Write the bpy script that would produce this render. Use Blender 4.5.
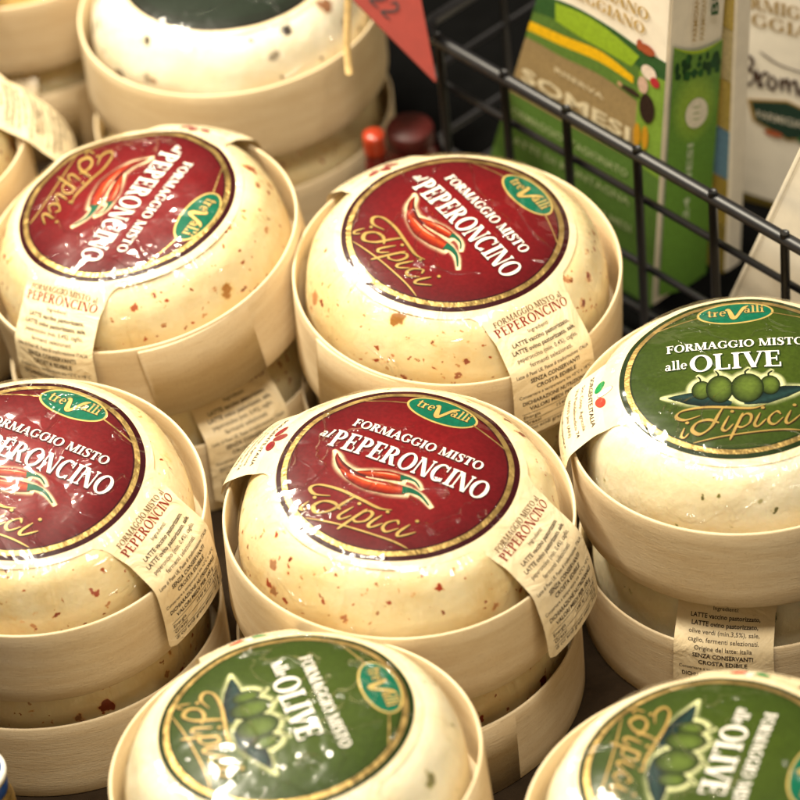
import bpy, math, random
from mathutils import Vector, Matrix, noise

for o in list(bpy.data.objects):
    bpy.data.objects.remove(o)
S = bpy.context.scene
S.render.engine = 'CYCLES'
COL = S.collection
MM = 0.001
PI = math.pi
LZ = 103.0                                   # height (mm) of the label rims of the upper packs

# ------------------------------------------------------------------ camera
PITCH, ROLL, FPX = 42.0, 6.0, 3900.0         # FPX: focal length in pixels of an 800 px wide frame
DIST = FPX * 40 / 116.3
_p = math.radians(PITCH)
BACK = Vector((0, -math.cos(_p), math.sin(_p)))
_r0 = Vector((1, 0, 0)); _u0 = BACK.cross(_r0)
_r = math.radians(-ROLL)
RIGHT = _r0 * math.cos(_r) + _u0 * math.sin(_r)
UP = -_r0 * math.sin(_r) + _u0 * math.cos(_r)
CAMP = BACK * DIST + Vector((0, 0, LZ))
cam_d = bpy.data.cameras.new('camera')
cam = bpy.data.objects.new('camera', cam_d); COL.objects.link(cam)
cam.matrix_world = Matrix.Translation(CAMP * MM) @ Matrix((RIGHT, UP, BACK)).transposed().to_4x4()
cam_d.sensor_width = 36; cam_d.lens = FPX / 800 * 36
cam_d.clip_start = 0.05; cam_d.clip_end = 50
cam_d.dof.use_dof = True
cam_d.dof.focus_distance = (DIST + 2) * MM
cam_d.dof.aperture_fstop = 8.6
cam_d.dof.aperture_blades = 7
S.camera = cam

# ------------------------------------------------------------------ world, lamps, exposure
W = bpy.data.worlds.new('World'); S.world = W; W.use_nodes = True
W.node_tree.nodes['Background'].inputs[0].default_value = (1.0, 0.75, 0.48, 1)
W.node_tree.nodes['Background'].inputs[1].default_value = 0.095
def area(name, loc, target, sx, sy, watts, color, rot=0):
    d = bpy.data.lights.new(name, 'AREA'); d.shape = 'RECTANGLE'
    d.size = sx; d.size_y = sy; d.energy = watts; d.color = color
    o = bpy.data.objects.new(name, d); COL.objects.link(o)
    o.location = loc
    q = (Vector(target) - Vector(loc)).to_track_quat('-Z', 'Y')
    o.rotation_euler = (q.to_matrix() @ Matrix.Rotation(rot, 3, 'Z')).to_euler()
    return o
area('ceiling_strip_lamp', (-0.36, 0.37, 0.85), (-0.07, 0.06, 0.1), 0.46, 0.08, 13, (1.0, 0.90, 0.71), 0.5)
area('ceiling_tube_lamp', (-0.22, 0.02, 1.55), (0, 0, 0.1), 0.7, 0.05, 6, (1.0, 0.92, 0.76), 0.2)
area('fill_lamp', (0.12, -0.38, 1.38), (0.07, 0.12, 0.1), 0.42, 0.22, 10, (1.0, 0.90, 0.74))  # soft fill added to brighten the cartons and box fronts
S.view_settings.view_transform = 'Standard'
S.view_settings.look = 'None'
S.view_settings.exposure = 0.55
S.view_settings.gamma = 1.0
S.cycles.max_bounces = 7; S.cycles.diffuse_bounces = 4; S.cycles.glossy_bounces = 3; S.cycles.transparent_max_bounces = 8

# ------------------------------------------------------------------ materials
class NT:
    def __init__(s, name):
        s.m = bpy.data.materials.new(name); s.m.use_nodes = True
        s.t = s.m.node_tree; s.bsdf = s.t.nodes['Principled BSDF']; s.out = s.t.nodes['Material Output']
    def n(s, typ, ins=None, **kw):
        x = s.t.nodes.new(typ)
        for k, v in kw.items(): setattr(x, k, v)
        for k, v in (ins or {}).items():
            if hasattr(v, 'is_linked') or isinstance(v, bpy.types.NodeSocket): s.t.links.new(v, x.inputs[k])
            else: x.inputs[k].default_value = v
        return x
    def math(s, op, a, b=0.0, c=None, clamp=False):
        x = s.n('ShaderNodeMath', operation=op, use_clamp=clamp)
        for i, v in enumerate((a, b, c)):
            if v is None: continue
            if isinstance(v, bpy.types.NodeSocket): s.t.links.new(v, x.inputs[i])
            else: x.inputs[i].default_value = v
        return x.outputs[0]
    def mix(s, f, a, b):
        x = s.n('ShaderNodeMix', data_type='RGBA')
        for i, v in ((0, f), (6, a), (7, b)):
            if isinstance(v, bpy.types.NodeSocket): s.t.links.new(v, x.inputs[i])
            else: x.inputs[i].default_value = v if i == 0 else tuple(v) + (1,)
        return x.outputs[2]
    def mapr(s, v, a, b, c=0.0, d=1.0, smooth=True):
        x = s.n('ShaderNodeMapRange', {0: v, 1: a, 2: b, 3: c, 4: d})
        if smooth: x.interpolation_type = 'SMOOTHSTEP'
        return x.outputs[0]
    def link(s, a, b): s.t.links.new(a, b)
    def set(s, **kw):
        for k, v in kw.items():
            k = k.replace('_', ' ')
            if isinstance(v, bpy.types.NodeSocket): s.t.links.new(v, s.bsdf.inputs[k])
            else: s.bsdf.inputs[k].default_value = (tuple(v) + (1,)) if isinstance(v, tuple) and len(v) == 3 and 'Radius' not in k else v
    def bump(s, h, dist, strength=1.0):
        b = s.n('ShaderNodeBump', {'Height': h, 'Distance': dist, 'Strength': strength})
        s.link(b.outputs[0], s.bsdf.inputs['Normal']); return b

def rnd_coord(t, attr=None):
    """object-space (or stored polar) coordinates, shifted at random for each object"""
    if attr: co = t.n('ShaderNodeAttribute', attribute_name=attr).outputs['Vector']
    else: co = t.n('ShaderNodeTexCoord').outputs['Object']
    inf = t.n('ShaderNodeObjectInfo').outputs['Random']
    sh = t.n('ShaderNodeVectorMath', {0: (3.1, 5.7, 2.3), 'Scale': inf}, operation='SCALE').outputs[0]
    return t.n('ShaderNodeVectorMath', {0: co, 1: sh}, operation='ADD').outputs[0]

def noise_tex(t, co, scale, detail=3.0, rough=0.55, dist=0.0):
    return t.n('ShaderNodeTexNoise', {'Vector': co, 'Scale': scale, 'Detail': detail, 'Roughness': rough, 'Distortion': dist})

def cheese_mat(name, base, warm, bits):
    """bits: list of (voronoi scale, share, size, core colour, halo colour)"""
    t = NT(name)
    co = rnd_coord(t)
    nz = noise_tex(t, co, 260, 3)
    off = t.n('ShaderNodeVectorMath', {0: nz.outputs['Color'], 1: (0.5, 0.5, 0.5)}, operation='SUBTRACT').outputs[0]
    off = t.n('ShaderNodeVectorMath', {0: off, 'Scale': 0.006}, operation='SCALE').outputs[0]
    cw = t.n('ShaderNodeVectorMath', {0: co, 1: off}, operation='ADD').outputs[0]
    big = noise_tex(t, co, 38, 4, 0.6)
    col = t.mix(t.mapr(big.outputs[0], 0.35, 0.68), base, warm)
    fine = noise_tex(t, co, 420, 2, 0.6)
    col = t.mix(t.math('MULTIPLY', t.mapr(fine.outputs[0], 0.5, 0.75), 0.22), col, tuple(min(1, c * 1.12) for c in base))
    for (sc, share, size, core, halo) in bits:
        v = t.n('ShaderNodeTexVoronoi', {'Vector': cw, 'Scale': sc, 'Randomness': 1.0})
        sep = t.n('ShaderNodeSeparateColor', {0: v.outputs['Color']})
        thr = t.mapr(sep.outputs[0], 1 - share, 1.0, 0.0, size, smooth=False)
        present = t.math('GREATER_THAN', sep.outputs[0], 1 - share)
        d = t.math('SUBTRACT', thr, v.outputs['Distance'])
        m1 = t.math('MULTIPLY', t.mapr(d, -0.10, 0.03), present)
        m2 = t.math('MULTIPLY', t.mapr(d, -0.015, 0.03), present)
        col = t.mix(t.math('MULTIPLY', m1, 0.55), col, halo)
        cc = t.mix(sep.outputs[1], core, tuple(c * 0.45 for c in core))
        col = t.mix(t.math('MULTIPLY', m2, t.mapr(sep.outputs[2], 0.1, 0.6, 0.5, 1.0)), col, cc)
    t.set(Base_Color=col, Roughness=0.42, Subsurface_Weight=0.22, Subsurface_Radius=(0.006, 0.0035, 0.0015), Subsurface_Scale=1.0)
    pit = noise_tex(t, co, 150, 5, 0.6)
    t.bump(pit.outputs[0], 0.0009, 0.6)
    return t.m

M = {}
M['cheese_chili'] = cheese_mat('cheese_chili', (0.84, 0.72, 0.45), (0.80, 0.62, 0.31), [
    (70, 0.16, 0.25, (0.62, 0.25, 0.03), (0.80, 0.50, 0.14)),
    (125, 0.24, 0.33, (0.24, 0.016, 0.005), (0.74, 0.25, 0.035)),
    (220, 0.27, 0.34, (0.38, 0.035, 0.008), (0.78, 0.36, 0.06)),
    (390, 0.30, 0.34, (0.46, 0.08, 0.015), (0.76, 0.44, 0.12))])
M['cheese_olive'] = cheese_mat('cheese_olive', (0.86, 0.79, 0.59), (0.82, 0.71, 0.46), [
    (100, 0.20, 0.26, (0.13, 0.12, 0.02), (0.60, 0.53, 0.20)),
    (210, 0.20, 0.28, (0.24, 0.22, 0.05), (0.64, 0.56, 0.26))])
M['cheese_truffle'] = cheese_mat('cheese_truffle', (0.87, 0.82, 0.68), (0.84, 0.76, 0.57), [
    (125, 0.6, 0.38, (0.05, 0.035, 0.028), (0.45, 0.36, 0.24)),
    (80, 0.4, 0.36, (0.30, 0.13, 0.06), (0.60, 0.42, 0.24))])
M['cheese_plain'] = cheese_mat('cheese_plain', (0.82, 0.62, 0.25), (0.78, 0.55, 0.19), [])

def wood_mat():
    t = NT('thin_poplar_wood')
    co = rnd_coord(t, 'polar')
    mp = lambda k: t.n('ShaderNodeMapping', {'Vector': co, 'Scale': (1.0, 1.0, k)}).outputs[0]
    g = noise_tex(t, mp(7.0), 40, 5, 0.6)                     # broad growth bands along the strip
    f = noise_tex(t, mp(14.0), 170, 3, 0.65)                  # fibres
    p = noise_tex(t, co, 1300, 2, 0.7)                        # pores
    bl = noise_tex(t, co, 14, 3, 0.5)
    col = t.mix(t.mapr(g.outputs[0], 0.28, 0.72), (0.72, 0.565, 0.35), (0.80, 0.665, 0.45))
    col = t.mix(t.math('MULTIPLY', t.mapr(f.outputs[0], 0.55, 0.75), 0.5), col, (0.55, 0.39, 0.22))
    col = t.mix(t.math('MULTIPLY', t.mapr(p.outputs[0], 0.55, 0.72), 0.32), col, (0.50, 0.35, 0.19))
    col = t.mix(t.math('MULTIPLY', t.mapr(bl.outputs[0], 0.5, 0.75), 0.35), col, (0.66, 0.47, 0.27))
    t.set(Base_Color=col, Roughness=0.6, Specular_IOR_Level=0.3)
    h = t.math('ADD', f.outputs[0], t.math('MULTIPLY', p.outputs[0], 0.5))
    t.bump(h, 0.00022, 0.7)
    return t.m
M['wood'] = wood_mat()

def paper_mat():
    t = NT('cream_label_paper')
    co = rnd_coord(t)
    a = noise_tex(t, co, 90, 4); b = noise_tex(t, co, 900, 2)
    col = t.mix(t.mapr(a.outputs[0], 0.3, 0.7), (0.80, 0.65, 0.40), (0.84, 0.71, 0.47))
    t.set(Base_Color=col, Roughness=0.45, Coat_Weight=0.55, Coat_Roughness=0.16)
    r = noise_tex(t, co, 75, 3, 0.5, 1.2)
    t.bump(t.math('ADD', r.outputs[0], t.math('MULTIPLY', b.outputs[0], 0.06)), 0.0016, 0.8)
    return t.m
M['paper'] = paper_mat()

def print_mat(name, rough=0.4, coat=0.0, soft=False):
    t = NT(name)
    at = t.n('ShaderNodeAttribute', attribute_name='ink'); c = at.outputs['Color']
    if soft: t.link(at.outputs['Alpha'], t.bsdf.inputs['Alpha'])
    co = rnd_coord(t)
    g = noise_tex(t, co, 700, 2)
    k = t.mapr(g.outputs[0], 0.3, 0.7, 0.86, 1.1)
    x = t.n('ShaderNodeVectorMath', {0: c, 'Scale': k}, operation='SCALE').outputs[0]
    t.set(Base_Color=x, Roughness=rough, Specular_IOR_Level=0.12, Coat_Weight=coat, Coat_Roughness=0.2)
    return t.m
M['ink'] = print_mat('label_ink')
M['soft_ink'] = print_mat('soft_edged_ink', soft=True)
M['carton_ink'] = print_mat('carton_ink', 0.45, 0.3)

def gold_mat():
    t = NT('gold_foil')
    co = rnd_coord(t)
    n = noise_tex(t, co, 160, 3, 0.6)
    t.set(Base_Color=t.mix(n.outputs[0], (0.30, 0.195, 0.055), (0.50, 0.35, 0.13)), Metallic=0.8,
          Roughness=t.mapr(n.outputs[0], 0.3, 0.7, 0.3, 0.55))
    n2 = noise_tex(t, co, 320, 2)
    t.bump(n2.outputs[0], 0.0009, 0.6)
    return t.m
M['gold'] = gold_mat()

def film_mat():
    t = NT('clear_shrink_film')
    t.t.nodes.remove(t.bsdf)
    co = rnd_coord(t); po = rnd_coord(t, 'polar')
    pol = t.n('ShaderNodeAttribute', attribute_name='polar').outputs['Vector']
    s = t.n('ShaderNodeSeparateXYZ', {0: pol}).outputs[2]              # distance from the label centre (m)
    # long creases
    c1 = noise_tex(t, co, 26, 2.5, 0.5, 1.6)
    ridge = t.math('ABSOLUTE', t.math('SUBTRACT', c1.outputs[0], 0.5))
    ridge = t.mapr(ridge, 0.0, 0.028, 1.0, 0.0)
    where = t.mapr(noise_tex(t, co, 19, 1).outputs[0], 0.46, 0.58)
    ridge = t.math('MULTIPLY', ridge, where)
    soft = noise_tex(t, co, 42, 3, 0.5, 0.8)
    # fine gathers that run down the shoulder
    ps = t.n('ShaderNodeMapping', {'Vector': po, 'Scale': (1.0, 1.0, 0.05)}).outputs[0]
    gth = noise_tex(t, ps, 300, 1.5, 0.5)
    gmask = t.mapr(s, 0.0405, 0.0455, 0.0, 1.0)
    gp = t.mapr(noise_tex(t, co, 45, 2).outputs[0], 0.42, 0.58, 0.08, 1.0)
    gth = t.math('MULTIPLY', t.math('MULTIPLY', gth.outputs[0], gmask), gp)
    h = t.math('ADD', t.math('MULTIPLY', soft.outputs[0], 0.36), t.math('MULTIPLY', ridge, 0.6))
    h = t.math('ADD', h, t.math('MULTIPLY', gth, 0.95))
    # crumpled facets
    wv = t.n('ShaderNodeVectorMath', {0: co, 1: t.n('ShaderNodeVectorMath', {0: noise_tex(t, co, 70, 2).outputs['Color'], 'Scale': 0.012}, operation='SCALE').outputs[0]}, operation='ADD').outputs[0]
    vo = t.n('ShaderNodeTexVoronoi', {'Vector': wv, 'Scale': 62.0}, feature='DISTANCE_TO_EDGE').outputs['Distance']
    pm = t.mapr(noise_tex(t, co, 24, 2).outputs[0], 0.44, 0.58, 0.12, 1.0)
    h = t.math('ADD', h, t.math('MULTIPLY', t.math('MULTIPLY', vo, pm), 0.75))
    b = t.n('ShaderNodeBump', {'Height': h, 'Distance': 0.0024, 'Strength': 0.9}).outputs[0]
    fr = t.n('ShaderNodeFresnel', {'IOR': 1.5, 'Normal': b}).outputs[0]
    gl = t.n('ShaderNodeBsdfGlossy', {'Color': (1, 1, 1, 1), 'Roughness': 0.075, 'Normal': b})
    gl2 = t.n('ShaderNodeBsdfGlossy', {'Color': (1, 1, 1, 1), 'Roughness': 0.2, 'Normal': b})
    gl = t.n('ShaderNodeMixShader', {0: 0.22, 1: gl.outputs[0], 2: gl2.outputs[0]})
    tr = t.n('ShaderNodeBsdfTransparent', {'Color': (0.985, 0.985, 0.98, 1)})
    fac = t.math('ADD', t.math('MULTIPLY', t.math('MINIMUM', fr, 0.45), 0.42), 0.02, clamp=True)
    mx = t.n('ShaderNodeMixShader', {0: fac, 1: tr.outputs[0], 2: gl.outputs[0]})
    t.link(mx.outputs[0], t.out.inputs[0])
    return t.m
M['film'] = film_mat()

def plain(name, col, rough=0.5, metal=0.0, coat=0.0, var=0.15, scale=120, bump=0.0):
    t = NT(name)
    co = rnd_coord(t)
    n = noise_tex(t, co, scale, 4, 0.6)
    t.set(Base_Color=t.mix(t.mapr(n.outputs[0], 0.3, 0.7), tuple(c * (1 - var) for c in col), tuple(min(1, c * (1 + var)) for c in col)),
          Roughness=rough, Metallic=metal, Coat_Weight=coat, Coat_Roughness=0.1)
    if bump: t.bump(n.outputs[0], bump)
    return t.m
M['gold_ink'] = plain('gold_ink', (0.36, 0.235, 0.055), 0.45, 0.3, 0, 0.12, 200)
M['emblem_gold'] = plain('emblem_gold', (0.56, 0.40, 0.12), 0.4, 0.3, 0, 0.12, 200)
M['wire'] = plain('black_coated_wire', (0.006, 0.006, 0.008), 0.42, 0, 0.0)
M['shelf'] = plain('dark_shelf', (0.030, 0.020, 0.012), 0.9, bump=0.001)
M['shelf'].node_tree.nodes['Principled BSDF'].inputs['Specular IOR Level'].default_value = 0.02
M['black_liner'] = plain('black_liner', (0.003, 0.003, 0.003), 0.9)
M['black_liner'].node_tree.nodes['Principled BSDF'].inputs['Specular IOR Level'].default_value = 0.02
M['card'] = plain('red_card', (0.23, 0.023, 0.013), 0.7, var=0.06)
M['stick'] = plain('wood_pick', (0.60, 0.42, 0.18), 0.6, scale=300)
M['white_board'] = plain('white_cardboard', (0.84, 0.78, 0.66), 0.55, var=0.04)
M['dark_ink'] = plain('dark_marker', (0.02, 0.012, 0.012), 0.6)
M['red_lid'] = plain('red_lid', (0.34, 0.03, 0.008), 0.35, 0, 0.3)
M['wine_lid'] = plain('dark_red_lid', (0.07, 0.006, 0.005), 0.5)
M['dark_glass'] = plain('dark_red_jar', (0.12, 0.012, 0.010), 0.2)
M['blue_lid'] = plain('blue_lid', (0.012, 0.07, 0.30), 0.3, 0, 0.4)
M['pale_rim'] = plain('pale_rim', (0.72, 0.70, 0.62), 0.4)

# ------------------------------------------------------------------ mesh helpers
def mesh_obj(name, verts, faces, mats, parent=None, midx=None, ink=None, polar=None, smooth=True):
    """verts in mm"""
    me = bpy.data.meshes.new(name)
    me.from_pydata([(v[0] * MM, v[1] * MM, v[2] * MM) for v in verts], [], faces)
    for m in (mats if isinstance(mats, (list, tuple)) else [mats]): me.materials.append(M[m] if isinstance(m, str) else m)
    if midx: me.polygons.foreach_set('material_index', midx)
    if smooth: me.polygons.foreach_set('use_smooth', [True] * len(me.polygons))
    if ink is not None:
        a = me.color_attributes.new('ink', 'FLOAT_COLOR', 'POINT')
        a.data.foreach_set('color', [c for q in ink for c in (q[0], q[1], q[2], q[3] if len(q) > 3 else 1.0)])
    if polar is not None:
        a = me.attributes.new('polar', 'FLOAT_VECTOR', 'POINT')
        a.data.foreach_set('vector', [c * MM for q in polar for c in q])
    me.update()
    o = bpy.data.objects.new(name, me); COL.objects.link(o)
    if parent: o.parent = parent
    return o

def tag(o, label=None, cat=None, group=None, kind=None):
    if label: o['label'] = label
    if cat: o['category'] = cat
    if group: o['group'] = group
    if kind: o['kind'] = kind
    return o

def empty(name, label, cat, loc=(0, 0, 0), group=None):
    o = bpy.data.objects.new(name, None); COL.objects.link(o)
    o.empty_display_size = 0.02
    o.location = Vector(loc) * MM
    return tag(o, label, cat, group)

def revolve(prof, n=96, closed=False, wob=None, polar=False):
    """prof: list of (r, z); returns verts, faces, polar coords"""
    V, F, Pc = [], [], []
    m = len(prof); acc = 0; lens = [0]
    for i in range(1, m):
        acc += math.hypot(prof[i][0] - prof[i-1][0], prof[i][1] - prof[i-1][1]); lens.append(acc)
    for i, (r, z) in enumerate(prof):
        for k in range(n):
            a = 2 * PI * k / n
            rr = r + (wob(a, r, z) if wob else 0)
            V.append((rr * math.cos(a), rr * math.sin(a), z))
            Pc.append((60 * math.cos(a), 60 * math.sin(a), lens[i]))
    for i in range(m - 1 + (1 if closed else 0)):
        j = (i + 1) % m
        for k in range(n):
            k2 = (k + 1) % n
            F.append((i * n + k, i * n + k2, j * n + k2, j * n + k))
    return V, F, Pc

def tube(path, rad, n=10, closed=False, cap=True):
    path = [Vector(p) for p in path]; V, F = [], []
    m = len(path)
    d0 = (path[1] - path[0]).normalized()
    ref = Vector((0, 0, 1)) if abs(d0.z) < 0.9 else Vector((1, 0, 0))
    for i, p in enumerate(path):
        d = (path[min(i + 1, m - 1)] - path[max(i - 1, 0)]).normalized()
        e1 = d.cross(ref).normalized(); e2 = d.cross(e1)
        for k in range(n):
            a = 2 * PI * k / n
            V.append(p + rad * (math.cos(a) * e1 + math.sin(a) * e2))
    for i in range(m - 1):
        for k in range(n):
            k2 = (k + 1) % n
            F.append((i * n + k, i * n + k2, (i + 1) * n + k2, (i + 1) * n + k))
    if cap:
        F.append(tuple(range(n))); F.append(tuple((m - 1) * n + k for k in range(n - 1, -1, -1)))
    return V, F

def join(parts):
    V, F = [], []
    for v, f in parts:
        b = len(V); V += list(v); F += [tuple(i + b for i in q) for q in f]
    return V, F

# ------------------------------------------------------------------ 2-D artwork (mm), mapped later onto a curved label or a flat carton
def lerp(a, b, t): return a + (b - a) * t
class Art:
    def __init__(s): s.V = []; s.F = []; s.C = []; s.O = []; s.MI = []; s.k = 0
    def strip(s, rows, cols, off, mi=0, step=1.6):
        """rows: list of cross sections, each a list of 2-D points; cols: a colour, or one colour per cross-section point"""
        out = [rows[0]]
        for a, b in zip(rows, rows[1:]):
            L = max(math.dist(p, q) for p, q in zip(a, b)); n = max(1, int(L / step + 0.999))
            for i in range(1, n + 1): out.append([(lerp(p[0], q[0], i / n), lerp(p[1], q[1], i / n)) for p, q in zip(a, b)])
        w = len(out[0]); base = len(s.V)
        for r in out:
            for j, p in enumerate(r):
                s.V.append(p); s.O.append(off + (s.k % 12) * 0.005)
                s.C.append(cols[j] if isinstance(cols, list) else cols)
        for i in range(len(out) - 1):
            for j in range(w - 1):
                a = base + i * w + j
                s.F.append((a, a + 1, a + w + 1, a + w)); s.MI.append(mi)
        s.k += 1
    def ellipse(s, cx, cy, rx, ry, col, off, mi=0, col2=None, rings=None, n=None, rot=0, hot=(0, 0)):
        """filled ellipse; colour runs from col (centre) to col2 (edge)"""
        n = n or max(20, int(2 * PI * max(rx, ry) / 1.4)); rings = rings or max(2, int(max(rx, ry) / 1.5))
        col2 = col2 or col; base = len(s.V); cr, sr = math.cos(rot), math.sin(rot)
        s.V.append((cx + hot[0], cy + hot[1])); s.C.append(col); s.O.append(off + (s.k % 12) * 0.005)
        for i in range(1, rings + 1):
            t = i / rings
            for k in range(n):
                a = 2 * PI * k / n
                x, y = t * rx * math.cos(a), t * ry * math.sin(a)
                s.V.append((cx + hot[0] * (1 - t) + x * cr - y * sr, cy + hot[1] * (1 - t) + x * sr + y * cr)); s.O.append(off + (s.k % 12) * 0.005)
                s.C.append(tuple(lerp(p, q, t * t) for p, q in zip(col, col2)))
        for k in range(n):
            s.F.append((base, base + 1 + k, base + 1 + (k + 1) % n)); s.MI.append(mi)
        for i in range(rings - 1):
            for k in range(n):
                a = base + 1 + i * n; k2 = (k + 1) % n
                s.F.append((a + k, a + n + k, a + n + k2, a + k2)); s.MI.append(mi)
        s.k += 1
    def ring(s, r0, r1, col, off, mi=0, n=170):
        rows = [[(r0 * math.cos(2 * PI * k / n), r0 * math.sin(2 * PI * k / n)), (r1 * math.cos(2 * PI * k / n), r1 * math.sin(2 * PI * k / n))] for k in range(n + 1)]
        s.strip(rows, col, off, mi, 99)
    def pen(s, pts, w, col, off, mi=0, nib=None, taper=True, seg=7):
        """smooth brush stroke through pts; w: width or list of widths; nib: (angle, thin/thick)"""
        P = spline(pts, seg); n = len(P); rows = []
        for i, p in enumerate(P):
            a = P[max(0, i - 1)]; b = P[min(n - 1, i + 1)]
            dx, dy = b[0] - a[0], b[1] - a[1]; L = math.hypot(dx, dy) or 1; nx, ny = -dy / L, dx / L
            t = i / (n - 1)
            if isinstance(w, (list, tuple)):
                f = t * (len(w) - 1); j = min(int(f), len(w) - 2); ww = lerp(w[j], w[j + 1], f - j)
            else:
                ww = w
                if nib: ww = w * (nib[1] + (1 - nib[1]) * abs(math.sin(math.atan2(dy, dx) - nib[0])))
                if taper: ww *= min(1, 0.35 + 4 * t, 0.35 + 4 * (1 - t))
            rows.append([(p[0] + nx * ww / 2, p[1] + ny * ww / 2), (p[0] - nx * ww / 2, p[1] - ny * ww / 2)])
        s.strip(rows, col, off, mi, 9)
    def body(s, pts, w, cols, off, seg=6, mi=0):
        """a stroke with several colours across its width"""
        P = spline(pts, seg); n = len(P); rows = []; m = len(cols)
        for i, p in enumerate(P):
            a = P[max(0, i - 1)]; b = P[min(n - 1, i + 1)]
            dx, dy = b[0] - a[0], b[1] - a[1]; L = math.hypot(dx, dy) or 1; nx, ny = -dy / L, dx / L
            f = i / (n - 1) * (len(w) - 1); j = min(int(f), len(w) - 2); ww = lerp(w[j], w[j + 1], f - j)
            rows.append([(p[0] + nx * ww * (0.5 - q / (m - 1)), p[1] + ny * ww * (0.5 - q / (m - 1))) for q in range(m)])
        s.strip(rows, list(cols), off, mi, 9)
    def build(s, name, mapper, mats, parent):
        V = [mapper(p[0], p[1], o) for p, o in zip(s.V, s.O)]
        return mesh_obj(name, V, s.F, mats, parent, midx=s.MI, ink=s.C, smooth=True)

def spline(pts, seg=7):
    if len(pts) == 2: return [(lerp(pts[0][0], pts[1][0], i / 4), lerp(pts[0][1], pts[1][1], i / 4)) for i in range(5)]
    P = [pts[0]] + list(pts) + [pts[-1]]; out = []
    for i in range(1, len(P) - 2):
        p0, p1, p2, p3 = P[i - 1:i + 3]
        for k in range(seg):
            t = k / seg
            out.append(tuple(0.5 * (2 * p1[j] + (p2[j] - p0[j]) * t + (2 * p0[j] - 5 * p1[j] + 4 * p2[j] - p3[j]) * t * t
                                    + (3 * p1[j] - p0[j] - 3 * p2[j] + p3[j]) * t ** 3) for j in (0, 1)))
    out.append(tuple(pts[-1])); return out

# --- a small roman serif alphabet: each glyph is a list of strips (rows of two points), cap height 1
T_, t_, s_, h_ = 0.20, 0.075, 0.085, 0.055
def _bar(x0, x1, y0, y1): return [[(x0, y0), (x0, y1)], [(x1, y0), (x1, y1)]]
def _stem(x, y0=0, y1=1, w=T_, b='b', t='b'):
    o = [_bar(x, x + w, y0, y1)]
    for f, y, d in ((b, y0, 1), (t, y1, -1)):
        if f:
            l = s_ if f in 'bl' else 0; r = s_ if f in 'br' else 0
            ya, yb = (y, y + h_) if d > 0 else (y - h_, y)
            o.append(_bar(x - l, x + w + r, ya, yb))
            yc = y + d * (h_ + 0.07)
            if l: o.append([[(x - l * .6, y + d * h_), (x - l * .6, y + d * h_ * .8)], [(x, yc), (x, y + d * h_ * .8)]])
            if r: o.append([[(x + w + r * .6, y + d * h_), (x + w + r * .6, y + d * h_ * .8)], [(x + w, yc), (x + w, y + d * h_ * .8)]])
    return o
def _diag(x0, y0, x1, y1, w): return [[(x0, y0), (x0 + w, y0)], [(x1, y1), (x1 + w, y1)]]
def _arc(cx, cy, rx, ry, a0, a1, wx=T_, wy=t_, n=18):
    rows = []
    for i in range(n + 1):
        a = math.radians(a0 + (a1 - a0) * i / n); c, q = math.cos(a), math.sin(a)
        rows.append([(cx + rx * c, cy + ry * q), (cx + (rx - wx) * c, cy + (ry - wy) * q)])
    return rows
def _pen(pts, ws):
    a = Art(); a.pen(pts, ws, (0, 0, 0), 0)
    w = 2; return [[a.V[i * 2], a.V[i * 2 + 1]] for i in range(len(a.V) // 2)]
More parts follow.
